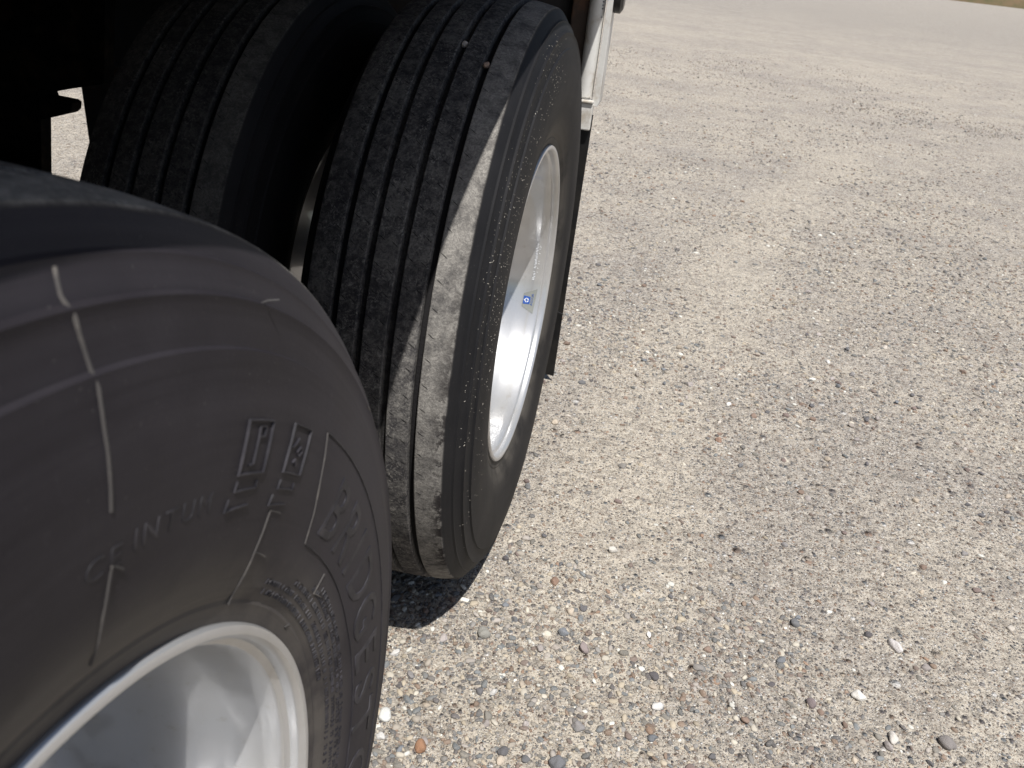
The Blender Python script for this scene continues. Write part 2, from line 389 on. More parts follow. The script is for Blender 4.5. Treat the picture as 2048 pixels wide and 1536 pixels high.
# rear hanger of the suspension: a thick cut plate with a stub that sticks out toward the wheels
outl = [(-1.285, .40), (-1.283, .473), (-1.259, .608), (-1.185, .632), (-1.174, .641), (-1.170, .657), (-1.178, .661), (-1.228, .663), (-1.230, .672), (-1.166, .690), (-1.08, .712), (-1.04, .95), (-1.95, .95), (-1.95, .30), (-1.60, .22), (-1.36, .25)]
bm = bmesh.new(); lo = [bm.verts.new((x, 1.565, z)) for x, z in outl]; hi = [bm.verts.new((x, 1.60, z)) for x, z in outl]
bm.faces.new(lo); bm.faces.new(hi[::-1])
for i in range(len(lo)): bm.faces.new((lo[i], hi[i], hi[(i + 1) % len(lo)], lo[(i + 1) % len(lo)]))
tf('suspension_hanger', bm, M_shade, 20)
# mud flaps
for (x0, x1) in ((-.50, -.016), (-2.60, -2.1)):
    nx, nz = 10, 16; bm = bmesh.new(); G = []
    for j in range(nz + 1):
        row = []
        for i in range(nx + 1):
            u = i / nx; w = j / nz
            row.append(bm.verts.new((x0 + (x1 - x0) * u + .006 * w, 1.90 + .012 * math.sin(u * 3.3 + w * 2.2) + .02 * (1 - w) * (u - .5), .018 + .012 * (1 - u) + (.742 - .018) * w)))
        G.append(row)
    for j in range(nz):
        for i in range(nx): bm.faces.new((G[j][i], G[j][i + 1], G[j + 1][i + 1], G[j + 1][i]))
    g = bmesh.ops.solidify(bm, geom=bm.faces[:], thickness=.009)
    tf('mud_flap', bm, M_flap, 40)
# white corner post with lamp, and the flap bracket below it
bm = bmesh.new(); cyl_bm(bm, (-.038, 1.90, .775), (-.038, 1.90, DECK_Z + .02), .0185, 36)
es = [e for e in bm.edges if abs(e.verts[0].co.z - .775) < 1e-4 and abs(e.verts[1].co.z - .775) < 1e-4]
bmesh.ops.bevel(bm, geom=es, offset=.006, segments=3, affect='EDGES')
tf('corner_post', bm, M_white, 40)
bm = bmesh.new()
oo = [(-.0155, .800), (-.0155, DECK_Z), (-.0035, DECK_Z), (-.0005, .772), (-.004, .762), (-.0185, .764)]
lo = [bm.verts.new((x, 1.885, z)) for x, z in oo]; hi = [bm.verts.new((x, 1.955, z)) for x, z in oo]
bm.faces.new(lo); bm.faces.new(hi[::-1])
for i in range(len(lo)): bm.faces.new((lo[i], hi[i], hi[(i + 1) % len(lo)], lo[(i + 1) % len(lo)]))
bmesh.ops.bevel(bm, geom=[e for e in bm.edges], offset=.0012, segments=1, affect='EDGES')
tf('post_flange', bm, M_white, 25)
tp('flap_back_plate', (-.075, 1.93, .99), (.042, .05, .42), M_rust, .004)
tp('flap_bracket', (-.036, 1.89, .7375), (.046, .028, .062), M_white, .003)
tp('bracket_lip', (-.036, 1.888, .7725), (.046, .034, .006), M_white, .002)
bm = bmesh.new(); cyl_bm(bm, (-.043, 1.878, .727), (-.043, 1.868, .727), .0075, 6); tf('bracket_bolt', bm, M_rust, 20)
bm = bmesh.new(); cyl_bm(bm, (-.0005, 1.92, 1.0), (.014, 1.92, 1.0), .034, 28); cyl_bm(bm, (.014, 1.92, 1.0), (.020, 1.92, 1.0), .034, 28, .024); tf('marker_lamp', bm, M_black, 30)
bm = bmesh.new()
for k, (dz, ww) in enumerate(((.010, .007), (.003, .007), (-.004, .006), (-.011, .007))): box_bm(bm, (-.0255, 1.8870, .985 + dz), (ww, .0012, .0028))
for c, s in (((-.0275, 1.8868, .962), (.0016, .001, .012)), ((-.0245, 1.8868, .9565), (.007, .001, .0016))): box_bm(bm, c, s)
tf('post_decal', bm, M_mark, 20)

# ------------------------------------------------------------------ wheels
HALF = [(-.0215, .2885), (-.0195, .298), (-.0185, .301), (-.0190, .3035), (-.0160, .309), (-.0142, .3125), (-.0138, .3150), (-.0108, .322), (-.0084, .330), (-.0079, .332), (-.0050, .345), (-.0018, .365), (-.0003, .385), (0, .400), (-.0006, .415), (-.0022, .430), (-.0038, .4415), (-.0040, .4445), (-.0066, .4458), (-.0088, .458), (-.0098, .4655), (-.0093, .4675), (-.0092, .4690), (-.0125, .4705), (-.0186, .4815), (-.0190, .4835), (-.0192, .4850), (-.0222, .4865), (-.0240, .4895), (-.0275, .4950), (-.0300, .4985), (-.0311, .5001)]
CX = -.133
def crown(x): return .5035 + .0085 * (1 - ((x - CX) / .1) ** 2)
GRO = (-.074, -.114, -.155, -.192)
tr = [(-.0335, .5025), (-.040, crown(-.043) - .001)]
xs = -.046
for g in GRO:
    w = .0050
    tr += [(g + w + .010, crown(g + w + .010)), (g + w + .0012, crown(g + w)), (g + w, crown(g) - .0010), (g + w - .0012, crown(g) - .011), (g - w + .0012, crown(g) - .011), (g - w, crown(g) - .0010), (g - w - .0012, crown(g - w))]
tr += [(-.216, crown(-.216)), (-.226, crown(-.223) - .001), (-.2325, .5025)]
PROF = HALF + tr + [(2 * CX - x, r) for x, r in HALF[::-1]] + [(-.20, .286), (-.07, .286)]
def squash(me):   # flatten the contact patch at the ground, let the lower sidewall bulge
    n = len(me.vertices); co = np.empty(n * 3); me.vertices.foreach_get('co', co); co = co.reshape(-1, 3)
    low = np.clip((-co[:, 2] - .33) / .16, 0, 1); rr = np.hypot(co[:, 1], co[:, 2])
    side = np.clip(1 - abs(rr - .40) / .09, 0, 1)
    co[:, 0] += np.sign(co[:, 0] - CX) * .008 * low * side
    co[:, 2] = np.maximum(co[:, 2], -ZC + .0005 + .002 * np.clip((.511 - rr) / .01, 0, 1))
    me.vertices.foreach_set('co', co.ravel()); me.update()
tyre_me = lathe('tyre', PROF, 320, True, 28); squash(tyre_me)
tyre_me2 = tyre_me.copy(); tyre_me3 = tyre_me.copy()
xs_r = np.array(sorted([(r, x) for x, r in HALF]))
def wall_x(r): return float(np.interp(r, xs_r[:, 0], xs_r[:, 1]))

BAR = [(-.0215, .2895), (-.0190, .2897), (-.0168, .2885), (-.0160, .2860), (-.0165, .2830), (-.0190, .2805), (-.0225, .2795), (-.0285, .2790), (-.0300, .2775), (-.0312, .2740), (-.0335, .2728), (-.050, .2716), (-.070, .2695), (-.082, .2655), (-.098, .2590), (-.118, .2530), (-.150, .2490), (-.185, .2460), (-.215, .2400), (-.238, .2270), (-.250, .2080), (-.254, .190), (-.254, .1105), (-.266, .1105), (-.266, .190), (-.262, .2140), (-.248, .2370), (-.235, .2750), (-.245, .2850), (-.2445, .2895), (-.2400, .2895), (-.22, .2850), (-.05, .2845)]
rim_me = lathe('rim', BAR, 192, True, 30)
def drill(me):
    ro = bpy.data.objects.new('rim_tmp', me); COL.objects.link(ro)
    bm = bmesh.new()
    for k in range(10):
        a = 2 * math.pi * (k + .5) / 10
        cyl_bm(bm, (-.20, math.cos(a) * .196, math.sin(a) * .196), (-.32, math.cos(a) * .196, math.sin(a) * .196), .026, 28)
    cme = bpy.data.meshes.new('cut'); bm.to_mesh(cme); bm.free(); co = bpy.data.objects.new('cut_tmp', cme); COL.objects.link(co)
    md = ro.modifiers.new('b', 'BOOLEAN'); md.object = co; md.operation = 'DIFFERENCE'; md.solver = 'EXACT'
    dg = bpy.context.evaluated_depsgraph_get(); new = bpy.data.meshes.new_from_object(ro.evaluated_get(dg))
    bpy.data.objects.remove(ro); bpy.data.objects.remove(co)
    new.polygons.foreach_set('use_smooth', [True] * len(new.polygons)); new.set_sharp_from_angle(angle=R(30)); new.name = 'rim'
    return new
rim_me = drill(rim_me)
rim_in_me = rim_me.copy(); co_ = np.empty(len(rim_in_me.vertices) * 3); rim_in_me.vertices.foreach_get('co', co_); co_ = co_.reshape(-1, 3)
co_[:, 0] = 2 * CX - co_[:, 0]; rim_in_me.vertices.foreach_set('co', co_.ravel()); rim_in_me.flip_normals(); rim_in_me.update()   # inner wheels are bolted on reversed
hub_me = lathe('hub', [(-.30, .02), (-.30, .112), (-.258, .1095), (-.235, .1095), (-.232, .105), (-.232, .088), (-.19, .082), (-.165, .080), (-.158, .074), (-.155, .06), (-.155, .005)], 64, False, 30)
bm = bmesh.new(); cyl_bm(bm, (-.256, 0, 0), (-.250, 0, 0), .0225, 24); cyl_bm(bm, (-.250, 0, 0), (-.226, 0, 0), .0175, 6); cyl_bm(bm, (-.226, 0, 0), (-.205, 0, 0), .0105, 14)
nut_me = bpy.data.meshes.new('lug_nut'); bm.to_mesh(nut_me); bm.free()

# small zigzag cuts along the rib edges
def sipes():
    bm = bmesh.new(); n = 96
    for gi, g in enumerate(GRO):
        for sgn in (1, -1):
            for k in range(n):
                a = 2 * math.pi * (k + .37 * gi + (.5 if sgn > 0 else 0)) / n + rnd.uniform(-.004, .004)
                x0 = g + sgn * .0115; hl = .0042
                c = Vector((x0, 0, 0)); rr = crown(x0) + .0002
                da = .0055
                P0 = (x0 - hl, a - da / .5 * .5); P1 = (x0 + hl, a + da / .5 * .5)
                q = []
                for (xx, aa), w in ((P0, .0002), (((P0[0] + P1[0]) / 2, (P0[1] + P1[1]) / 2), .0006), (P1, .0002)):
                    for s_ in (-1, 1):
                        ang = aa + s_ * w / .51; r2 = crown(xx) + .0004
                        q.append(bm.verts.new((xx, math.cos(ang) * r2, math.sin(ang) * r2)))
                bm.faces.new((q[0], q[2], q[3], q[1])); bm.faces.new((q[2], q[4], q[5], q[3]))
    me = bpy.data.meshes.new('tread_sipe'); bm.to_mesh(me); bm.free(); squash(me); return me
sipe_me = sipes()

def wheel(loc, rotz, tyre, tmat, label=None, outer=True, deep=True):
    w = empty('wheel', Vector(loc) - Vector(trailer.location), trailer, rotz)
    if label: w['label'] = label
    link('tyre', tyre, w, tmat); link('rim', rim_me if deep else rim_in_me, w, M_alu)
    link('tread_sipe', sipe_me, w, M_sipe, kind='stuff')
    if deep:
        link('hub', hub_me, w, M_steel)
        for k in range(10):
            a = 2 * math.pi * k / 10
            link('lug_nut', nut_me, w, M_nut).location = (0, math.cos(a) * .143, math.sin(a) * .143)
    return w
near = wheel((0, 0, ZC), 0, tyre_me, M_tyre_near, 'nearest outer wheel with lettered grey sidewall')
far = wheel((0, D, ZC), 0, tyre_me2, M_tyre_far, 'rear outer wheel with dusty worn tread and badge on rim')
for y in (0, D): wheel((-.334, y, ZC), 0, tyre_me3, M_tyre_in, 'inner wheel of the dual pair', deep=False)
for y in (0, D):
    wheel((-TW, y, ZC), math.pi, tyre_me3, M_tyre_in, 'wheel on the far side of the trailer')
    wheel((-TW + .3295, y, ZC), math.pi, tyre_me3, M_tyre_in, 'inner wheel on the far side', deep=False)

# ---- raised marks on the near sidewall; (theta deg, r) -> point
def wp(th, r, h=0.):
    a = R(th); e = .003; sl_ = (wall_x(r + e) - wall_x(r - e)) / (2 * e)
    nx = 1 / math.hypot(1, sl_); nr = -sl_ * nx
    return Vector((wall_x(r) + nx * h, math.cos(a) * (r + nr * h), math.sin(a) * (r + nr * h)))
def ridge_bm(bm, pts, w, h):
    P = []
    for (a, b) in zip(pts[:-1], pts[1:]):
        n = max(2, int(max(abs(a[0] - b[0]) / 2, abs(a[1] - b[1]) / .006)))
        for k in range(n): P.append((a[0] + (b[0] - a[0]) * k / n, a[1] + (b[1] - a[1]) * k / n))
    P.append(pts[-1]); rows = []
    for i, (th, r) in enumerate(P):
        a = P[max(i - 1, 0)]; b = P[min(i + 1, len(P) - 1)]
        dx = R(b[0] - a[0]) * r; dy = b[1] - a[1]; L = math.hypot(dx, dy) or 1; px, py = -dy / L, dx / L
        row = []
        for o, hh in ((-w, -.0006), (-w * .45, h), (w * .45, h), (w, -.0006)):
            row.append(bm.verts.new(wp(th + math.degrees(px * o / r), r + py * o, hh)))
        rows.append(row)
    for a, b in zip(rows[:-1], rows[1:]):
        for k in range(3): bm.faces.new((a[k], a[k + 1], b[k + 1], b[k]))
def marks(name, lines, w=.0011, h=.0011, parent=near):
    bm = bmesh.new()
    for l in lines: ridge_bm(bm, l, w, h)
    return finish(name, bm, parent.children[0].data.materials[0] if False else M_letter, parent, 50)
M_letter = simple('letter_rubber', (.023, .022, .027), .55, 0., (.046, .043, .050), 30, .1, .25)
M_line = simple('dusty_mould_line', (.075, .070, .068), .75, 0., (.15, .137, .125), 40, 0., .2)
def lines(name, L, w=.0010, h=.0010):
    bm = bmesh.new()
    for l in L: ridge_bm(bm, l, w, h)
    return finish(name, bm, M_line, near, 50)
lines('mould_line', [[(77.5, .482), (77.9, .473), (77.2, .447), (77.1, .426), (76.9, .41), (76.7, .390)]], .0009, .0009)
lines('mould_line', [[(74.8, .359), (76.2, .365), (76.0, .341), (75.2, .313)]], .0007, .0009)
lines('mould_line', [[(50.2, .358), (52.8, .359), (52.1, .334), (50.5, .301)]], .0006, .0009)
lines('mould_line', [[(52.1, .334), (48.9, .3312)]], .0007, .001)
lines('mould_line', [[(29.4, .342), (28.8, .327), (26.0, .3305)]], .0006, .0009)
lines('mould_line', [[(28.3, .303), (29.6, .2985), (28.4, .2985)]], .0006, .0009)
lines('panel_border', [[(45.0, .4155), (43.3, .386), (40.0, .346)]], .0006, .0009)
pb = lambda n, L, w=.0010, h=.0012: (lambda bm: ([ridge_bm(bm, l, w, h) for l in L], finish(n, bm, M_letter, near, 50)))(bmesh.new())
pb('panel_border', [[(40.0, .346), (13, .3475), (-5, .3535), (-60, .3535)]], .0008, .001); pb('panel_border', [[(45.0, .4155), (-60, .4195)]], .0008, .001)
for (t0, t1, r0, r1) in ((57.3, 61.4, .381, .4095), (49.2, 53.0, .382, .4105)):
    pb('pictogram_frame', [[(t0, r1), (t1, r1), (t1 + .1, r0), (t0 - .1, r0), (t0, r1)]], .0009, .0014)
    tm = (t0 + t1) / 2
    pb('pictogram_caption', [[(t1 - .1, .3775), (t1, .372), (t0 + .4, .3725), (t0 + .5, .377)], [(t1 + .6, .3685), (t1 + .8, .362), (t0 + 1.0, .3635)]], .0008, .001)
# pictogram 1: a flag on a mast standing on a foot; pictogram 2: an inclined figure
pb('pictogram', [[(60.2, .3855), (59.4, .3862), (59.4, .4060), (58.5, .4062), (58.4, .4010), (59.3, .4005)]], .0007, .0012)
pb('pictogram', [[(52.6, .3965), (51.9, .3990), (51.4, .4030)], [(50.6, .3985), (50.2, .3960), (50.7, .3925), (51.2, .3950), (50.6, .3985)], [(51.6, .388), (51.2, .3905), (50.8, .3870)]], .0007, .0012)

def font_mesh(txt, size, extr, bev=.0003, shear=0., outline=False):
    cu = bpy.data.curves.new('t', 'FONT'); cu.body = txt; cu.size = size; cu.extrude = extr; cu.bevel_depth = bev; cu.bevel_resolution = 0; cu.shear = shear; cu.resolution_u = 3
    if outline: cu.fill_mode = 'NONE' if hasattr(cu, 'fill_mode') and 'NONE' in cu.bl_rna.properties['fill_mode'].enum_items.keys() else cu.fill_mode
    ob = bpy.data.objects.new('t', cu); COL.objects.link(ob); dg = bpy.context.evaluated_depsgraph_get(); dg.update()
    me = bpy.data.meshes.new_from_object(ob.evaluated_get(dg)); bpy.data.objects.remove(ob)
    return me
def arc_text(name, txt, th0, r0, size, gap, extr=.0009, stretch=1., bevel=.0003, mat=None, shear=0., parent=near, wide=1.0, outline=False):
    th = th0
    for ch in txt:
        if ch == ' ': th -= math.degrees(size * .35 / r0); continue
        me = font_mesh(ch, size, extr, bevel, shear, outline); n = len(me.vertices)
        co = np.empty(n * 3); me.vertices.foreach_get('co', co); co = co.reshape(-1, 3)
        x0 = co[:, 0].min(); wd = (co[:, 0].max() - x0) * wide; rm = r0 + size * .35 * stretch
        out = np.array([wp(th - math.degrees((x - x0) * wide / rm), r0 + y * stretch, z) for x, y, z in co])
        me.vertices.foreach_set('co', out.ravel()); me.update(); me.name = name
        link(name, me, parent, mat or M_letter)
        th -= math.degrees((wd + gap) / rm)
arc_text('raised_letter', 'BRIDGESTONE', 38.0, .3570, .063, .010, 0., 1.0, .0008, None, .18, near, 1.02, True)
arc_text('raised_letter', 'INTUM', 74.0, .3650, .017, .004, .00015, .85, .00015)
arc_text('raised_letter', 'CE', 78.6, .3630, .017, .004, .00015, .85, .00015)
# rows of tiny moulded characters near the bead, too small to read
bm = bmesh.new()
for row, (r0, a0_, a1_) in enumerate(((.3150, 44, -40), (.3215, 36, -40), (.3275, 30, -38), (.3325, 27, -30), (.3085, 44, 8))):
    th = a0_
    while th > a1_:
        if rnd.random() < .82:
            k = rnd.random(); hgt = .0034
            if k < .5: ridge_bm(bm, [(th, r0), (th, r0 + hgt)], .00045, .0007)
            elif k < .8: ridge_bm(bm, [(th, r0 + hgt), (th - .35, r0 + hgt)], .00045, .0007); ridge_bm(bm, [(th - .1, r0), (th - .3, r0 + hgt * .8)], .0004, .0007)
            else: ridge_bm(bm, [(th, r0), (th - .3, r0), (th - .3, r0 + hgt)], .00045, .0007)
        th -= rnd.uniform(.42, .75)
finish('moulded_small_print', bm, M_letter, near, 50, kind='stuff')
# rubber whiskers left by the mould vents
def hair(w, th, x, r, L, tilt):
    bm = bmesh.new(); a = R(th); er = Vector((0, math.cos(a), math.sin(a))); et = Vector((0, -math.sin(a), math.cos(a)))
    p = Vector((x, 0, 0)) + er * (r - .001); d = (er * .6 + Vector((tilt, 0, 0)) + et * rnd.uniform(-.35, .35)).normalized()
    tube_bm(bm, [p, p + d * L * .5, p + d * L + Vector((.001, 0, -.0015))], [.0008, .0007, .0004], 6)
    finish('vent_whisker', bm, M_hair, w, 60)
for th, x, r in ((-16.5, -.034, .5025), (-19.2, -.034, .5025), (-25, -.034, .5025), (60, -.012, .470)): hair(near, th, x, r, .010, .9)
hair(far, -23, -.001, .42, .017, 1.2); 
# pale scuffs on the near shoulder and sidewall
lines('pale_scuff', [[(24.0, .474), (21, .4725), (17.5, .4735)]], .0007, .0006); lines('pale_scuff', [[(33.5, .468), (31, .4705), (28, .4695), (25, .4725)]], .0006, .0006)
# chaff stuck to the far sidewall
bm = bmesh.new()
for k in range(460):
    th = rnd.choice([rnd.gauss(150, 22), rnd.gauss(158, 16), rnd.uniform(95, 205), rnd.gauss(140, 18), rnd.gauss(160, 18), rnd.gauss(104, 6)]); r = rnd.uniform(.395, .478)
    L = rnd.uniform(.0004, .0011) * (1.7 if rnd.random() < .08 else 1); wd = rnd.uniform(.00022, .00045); ang = rnd.uniform(0, 6.28)
    q = []
    for (u, v_) in ((-1, 0), (0, -1), (1, 0), (0, 1)):
        dx = (math.cos(ang) * u * L - math.sin(ang) * v_ * wd); dy = (math.sin(ang) * u * L + math.cos(ang) * v_ * wd)
        q.append((th + math.degrees(dx / r), r + dy))
    lo = [bm.verts.new(wp(a, b, .0001)) for a, b in q]; top = bm.verts.new(wp(th, r, .0005))
    for i in range(4): bm.faces.new((lo[i], lo[(i + 1) % 4], top))
finish('chaff_fleck', bm, M_fleck, far, 30, kind='stuff')
# badge on the far rim, curved to the barrel
br = np.array(sorted([(x, r) for x, r in BAR[6:20]]))
def bp(th, x, h=0.):
    r = float(np.interp(x, br[:, 0], br[:, 1])) - h; a = R(th); return Vector((x, math.cos(a) * r, math.sin(a) * r))
def patch(bm, quad, h, mi, n=6, thick=True):
    (a, b, c, d) = quad; V = []
    for j in range(n + 1):
        row = []
        for i in range(n + 1):
            u = i / n; w = j / n
            th = (a[0] * (1 - u) + b[0] * u) * (1 - w) + (d[0] * (1 - u) + c[0] * u) * w; x = (a[1] * (1 - u) + b[1] * u) * (1 - w) + (d[1] * (1 - u) + c[1] * u) * w
            row.append((bm.verts.new(bp(th, x, h)), bm.verts.new(bp(th, x, -.0003))))
        V.append(row)
    def F(*v):
        f = bm.faces.new(v); f.material_index = mi
    for j in range(n):
        for i in range(n): F(V[j][i][0], V[j][i + 1][0], V[j + 1][i + 1][0], V[j + 1][i][0])
    for i in range(n):
        F(V[0][i][0], V[0][i][1], V[0][i + 1][1], V[0][i + 1][0]); F(V[n][i][0], V[n][i + 1][0], V[n][i + 1][1], V[n][i][1])
        F(V[i][0][0], V[i + 1][0][0], V[i + 1][0][1], V[i][0][1]); F(V[i][n][0], V[i][n][1], V[i + 1][n][1], V[i + 1][n][0])
bm = bmesh.new()
patch(bm, ((-14.3, -.0385), (-17.1, -.0665), (-23.2, -.0670), (-25.9, -.0405)), .0006, 0, 10)
patch(bm, ((-18.4, -.0505), (-18.2, -.0650), (-22.0, -.0652), (-21.8, -.0507)), .0010, 1)
for q in (((-18.9, -.0585), (-20.1, -.0640), (-20.1, -.0615), (-19.4, -.0585)), ((-20.1, -.0640), (-21.3, -.0585), (-20.8, -.0585), (-20.1, -.0615)),
          ((-19.0, -.0570), (-19.9, -.0525), (-19.9, -.0560), (-19.6, -.0575)), ((-21.2, -.0570), (-20.3, -.0525), (-20.3, -.0560), (-20.6, -.0575))): patch(bm, q, .0014, 2, 2)
badge = finish('wheel_badge', bm, [M_badge, M_blue, M_badgew], far, 30)
th = -16.9
for ch in 'ALCOA':   # badge lettering runs down the barrel, its feet toward the flange
    me = font_mesh(ch, .0068, .0002, 0.); co = np.empty(len(me.vertices) * 3); me.vertices.foreach_get('co', co); co = co.reshape(-1, 3)
    x0 = co[:, 0].min(); wd = co[:, 0].max() - x0
    out = np.array([bp(th - math.degrees((x - x0) / .272), -.0445 - y, .0011 + z) for x, y, z in co]); me.vertices.foreach_set('co', out.ravel()); me.update(); me.name = 'badge_letter'
    link('badge_letter', me, far, M_blue); th -= math.degrees((wd + .0011) / .272)
bm = bmesh.new(); a_ = 7.0
while a_ > -10.5:
    if not -6.5 < a_ < -5: 
        x0 = -.0475 - rnd.uniform(0, .002); w_ = rnd.uniform(.15, .35)
        patch(bm, ((a_, x0), (a_, x0 - .0042), (a_ - w_, x0 - .0042), (a_ - w_, x0)), .0004, 0, 1)
        if rnd.random() < .5: patch(bm, ((a_, x0 + .0055), (a_, x0 + .003), (a_ - w_, x0 + .003), (a_ - w_, x0 + .0055)), .0004, 0, 1)
    a_ -= rnd.uniform(.5, .8)
finish('stamped_print', bm, M_badgew, far, 30, kind='stuff')

# ------------------------------------------------------------------ stones
def ico(sub, seed, amp, flat):
    r_ = random.Random(seed); bm = bmesh.new(); bmesh.ops.create_icosphere(bm, subdivisions=sub, radius=1)
    ph = [(Vector((r_.gauss(0, 1), r_.gauss(0, 1), r_.gauss(0, 1))).normalized(), r_.uniform(.9, 2.4), r_.uniform(0, 6)) for _ in range(5)]
    cuts = [(Vector((r_.gauss(0, 1), r_.gauss(0, 1), r_.gauss(0, 1))).normalized(), r_.uniform(.66, .92)) for _ in range(4)]
    for v in bm.verts:
        d = v.co.normalized(); s = 1 + amp * sum(math.sin(f * d.dot(n_) * 2.2 + p) for n_, f, p in ph) / 2.2
        q = d * s
        for n_, k in cuts:
            e = q.dot(n_) - k
            if e > 0: q -= n_ * e * .8
        v.co = q
    return bm
PAL = np.array([(.15, .145, .15), (.19, .20, .215), (.27, .255, .25), (.24, .175, .14), (.35, .31, .275), (.45, .385, .31), (.55, .50, .44), (.70, .68, .65), (.30, .20, .15), (.13, .12, .125), (.20, .155, .14), (.40, .36, .34), (.22, .205, .19), (.17, .17, .175)])
PW = np.array([1.2, 1.3, 1.3, 1.3, 1.4, 1.3, 1.0, .5, .35, 1.0, 1.0, 1.2, 1.4, 1.1]); PW /= PW.sum()
Mw = np.array([[rt.x, up.x, -fw.x], [rt.y, up.y, -fw.y], [rt.z, up.z, -fw.z]]); Cw = np.array(CAM); F_ = 1616.4
def to_px(p):
    d = (p - Cw) @ Mw; z = -d[:, 2]; return 1024 + F_ * d[:, 0] / z, 768 - F_ * d[:, 1] / z, z
def vnoise(x, y, s, seed):
    g = np.random.default_rng(seed).random((64, 64)); u = x * s; v = y * s; i = np.floor(u).astype(int); j = np.floor(v).astype(int); fu = u - i; fv = v - j
    fu = fu * fu * (3 - 2 * fu); fv = fv * fv * (3 - 2 * fv); q = lambda a, b: g[a % 64, b % 64]
    return (q(i, j) * (1 - fu) + q(i + 1, j) * fu) * (1 - fv) + (q(i, j + 1) * (1 - fu) + q(i + 1, j + 1) * fu) * fv
def patchy(x, y): return .5 * vnoise(x, y, 1.3, 1) + .3 * vnoise(x, y, 3.7, 2) + .2 * vnoise(x, y, 9., 3) - .17 * np.exp(-((x - .16 - .036 * y * y) / .2) ** 2) * (y > 1.15)
def scatter(dens, dmax, fade, lo, hi, powr, contrast, xr=(-.35, 4.5), yr=(.2, 8.)):
    n = int(dens * (xr[1] - xr[0]) * (yr[1] - yr[0])); x = rng.uniform(*xr, n); y = rng.uniform(*yr, n)
    p = np.stack([x, y, np.zeros(n)], -1); u, v, z = to_px(p); dist = np.linalg.norm(p - Cw, axis=1)
    inside = (z > .2) & (u > 500) & (u < 2350) & (v > -60) & (v < 1800)
    k = np.clip((dmax - dist) / fade, 0, 1) * np.clip(.5 + contrast * (patchy(x, y) - .5), .08, 1.4) * np.where(inside, 1, .12)
    keep = rng.random(n) < k; keep &= ~((x < -.005) & (np.abs(y - D) < .11)) & ~((x < -.005) & (np.abs(y) < .11))
    x = x[keep]; y = y[keep]; s = lo * (hi / lo) ** (rng.random(len(x)) ** powr) / 2
    return x, y, s
def bake(name, specs, sub, nvar, parent):
    V, Fc, Cc, off = [], [], [], 0
    var = []
    for i in range(nvar):
        bm = ico(sub, 100 + i, .17, 1); bm.verts.ensure_lookup_table(); var.append((np.array([v.co[:] for v in bm.verts]), np.array([[v.index for v in f.verts] for f in bm.faces]))); bm.free()
    for (x, y, s) in specs:
        n = len(x); vi = rng.integers(0, nvar, n); zg = gheight(x, y)
        for k in range(nvar):
            m = np.where(vi == k)[0]
            if not len(m): continue
            bv, bf = var[k]; ns = len(m)
            sc = np.stack([rng.uniform(.85, 1.35, ns), rng.uniform(.65, 1., ns), rng.uniform(.42, .75, ns)], -1) * s[m][:, None]
            a = rng.uniform(0, 2 * np.pi, ns); ti = rng.normal(0, .22, ns)
            P = bv[None] * sc[:, None]
            px, py, pz = P[..., 0], P[..., 1], P[..., 2]
            ct, st_ = np.cos(ti)[:, None], np.sin(ti)[:, None]; py, pz = py * ct - pz * st_, py * st_ + pz * ct
            ca, sa = np.cos(a)[:, None], np.sin(a)[:, None]; px, py = px * ca - py * sa, px * sa + py * ca
            P = np.stack([px + x[m][:, None], py + y[m][:, None], pz + (zg[m] + sc[:, 2] * rng.uniform(-.25, .5, ns))[:, None]], -1)
            c = PAL[rng.choice(len(PAL), ns, p=PW)] * rng.uniform(.8, 1.2, ns)[:, None] * np.array([.90, .91, .87])
            V.append(P.reshape(-1, 3)); Fc.append((bf[None] + (off + np.arange(ns) * len(bv))[:, None, None]).reshape(-1, 3)); off += ns * len(bv)
            Cc.append(np.repeat(c, len(bv), 0))
    V = np.concatenate(V); Fc = np.concatenate(Fc); Cc = np.concatenate(Cc)
    me = bpy.data.meshes.new(name); me.vertices.add(len(V)); me.vertices.foreach_set('co', V.ravel())
    me.loops.add(Fc.size); me.loops.foreach_set('vertex_index', Fc.ravel().astype(np.int32)); me.polygons.add(len(Fc)); me.polygons.foreach_set('loop_start', np.arange(0, Fc.size, 3, dtype=np.int32))
    me.update(calc_edges=True); me.polygons.foreach_set('use_smooth', np.ones(len(Fc), bool))
    at = me.color_attributes.new('col', 'FLOAT_COLOR', 'POINT'); at.data.foreach_set('color', np.concatenate([Cc, np.ones((len(Cc), 1))], 1).ravel())
    return link(name, me, parent, M_gstuff, kind='stuff')
grit = scatter(46000, 2.5, 1.0, .0016, .0050, 1.6, 2.2, (-.35, 2.2), (.2, 3.0))
small = scatter(6200, 4.2, 1.8, .0045, .0095, 1.6, 2.6, (-.35, 3.2), (.2, 5.0))
medium = scatter(1500, 6.5, 3.0, .0085, .0160, 1.6, 3.0)
nearby = scatter(2300, 2.3, .8, .0075, .0130, 1.5, 3.4, (-.35, 2.2), (.3, 3.))
distant = scatter(620, 15., 8.0, .010, .024, 1.8, 3.4, (-2., 9.), (3.2, 14.))
bake('loose_grit', [grit], 1, 8, ground)
def split(sp, r_):
    q = np.hypot(np.hypot(sp[0] - CAM.x, sp[1] - CAM.y), CAM.z) < r_
    return tuple(a[q] for a in sp), tuple(a[~q] for a in sp)
s_in, s_out = split(small, 1.9); m_in, m_out = split(medium, 3.2)
bake('loose_gravel', [s_in, m_in, nearby], 2, 10, ground)
bake('loose_gravel', [s_out, m_out], 1, 10, ground)
bake('distant_gravel', [distant], 1, 8, ground)
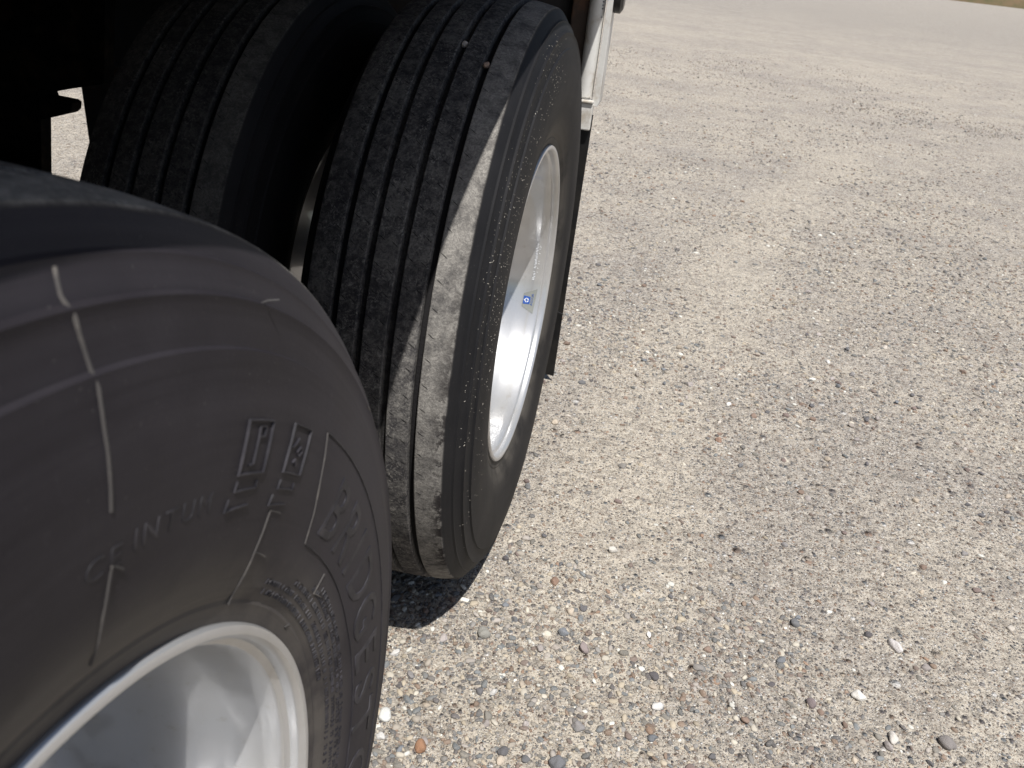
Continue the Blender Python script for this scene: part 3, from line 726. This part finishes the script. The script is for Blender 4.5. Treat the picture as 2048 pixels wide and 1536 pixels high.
# the stones that show largest, each an object of its own
shapes = []
for i in range(12):
    bm = ico(3, 300 + i, .19, 1); me = bpy.data.meshes.new('pebble'); bm.to_mesh(me); bm.free(); me.polygons.foreach_set('use_smooth', [True] * len(me.polygons)); me.materials.append(M_stone); shapes.append(me)
def stone(name, x, y, s, col, parent, k, flat=.6, rz=None, sink=.25, asp=.75):
    o = bpy.data.objects.new(name, shapes[k % 12]); COL.objects.link(o); o.parent = parent
    o.scale = (s, s * asp, s * flat); o.rotation_euler = (rnd.gauss(0, .15), rnd.gauss(0, .15), rnd.uniform(0, 6.28) if rz is None else rz)
    o.location = (x, y, float(gheight(np.array([x]), np.array([y]))[0]) + s * flat * (1 - 2 * sink)); o.color = (*col, 1)
    return o
NAMED = [((.772, 1.122), .0165, (.66, .62, .60), 'large pale chalky stone, whitest and widest on the right of the gravel', .55, .6),
         ((-.015, .663), .0105, (.34, .19, .115), 'rust orange pebble on the gravel beside the near tyre', .8, .85),
         ((.192, .693), .0130, (.17, .17, .18), 'round dark grey stone half buried in the gravel at the near edge', .8, .9),
         ((.682, .975), .0110, (.72, .69, .64), 'angular white stone with flat broken faces in the gravel', .8, .9),
         ((.597, .933), .0095, (.22, .18, .18), 'oval purplish brown pebble among the gravel', .75, .8),
         ((.814, .915), .0130, (.24, .22, .21), 'smooth domed grey brown stone in the far right gravel', .75, .9),
         ((.724, .899), .0110, (.66, .62, .57), 'cream knobbly stone next to smaller brown pebbles', .7, .7),
         ((.023, .915), .0120, (.30, .29, .26), 'mottled grey stone lying just past the tyre shadow', .75, .8),
         ((-.085, .701), .0120, (.70, .70, .67), 'white quartz stone touching the edge of the near tyre', .6, .9),
         ((.013, 1.38), .0075, (.19, .19, .19), 'small dark round pebble in sand beside the rear tyre', .9, .95),
         ((.225, 1.218), .0095, (.60, .57, .52), 'upright pale pebble standing alone in sand', .9, .7),
         ((.202, .936), .0110, (.31, .26, .25), 'pinkish grey lumpy stone in the gravel', .8, .9)]
for i, ((x, y), s, c, lab, fl, asp) in enumerate(NAMED):
    o = stone('stone', x, y, s, c, None, i, fl, None, .22, asp); o['label'] = lab; o['category'] = 'stone'
lx, ly, ls = scatter(240, 4.0, 1.2, .0125, .0215, 2.0, 2.6, (-.3, 3.), (.3, 4.4))
d = np.hypot(lx - CAM.x, ly - CAM.y); order = np.argsort(-ls / d)[:300]
for k in order: stone('pebble', float(lx[k]), float(ly[k]), float(ls[k]), tuple(PAL[rng.choice(len(PAL), p=PW)] * rng.uniform(.8, 1.25)), ground, int(k), rnd.uniform(.5, .8), None, rnd.uniform(.15, .4), rnd.uniform(.65, .95))
# two pebbles caught in the grooves of the rear tyre
for (px, py), gi, c, lab in (((927, 88), 1, (.62, .58, .56), 'pale stone chip wedged in a tread groove near the tyre top'), ((967, 131), 0, (.34, .25, .20), 'brown pebble wedged in the outermost tread groove')):
    g = GRO[gi]; best = None
    for a in np.linspace(R(80), R(180), 300):
        p = np.array([[g, D + .508 * math.cos(a), ZC + .508 * math.sin(a)]]); u, v, _ = to_px(p); e = (v[0] - py) ** 2
        if best is None or e < best[0]: best = (e, p[0])
    o = stone('pebble', 0, 0, .0048, c, None, gi + 3, .9, None, 0, .8); o.location = best[1]; o['label'] = lab; o['category'] = 'pebble'
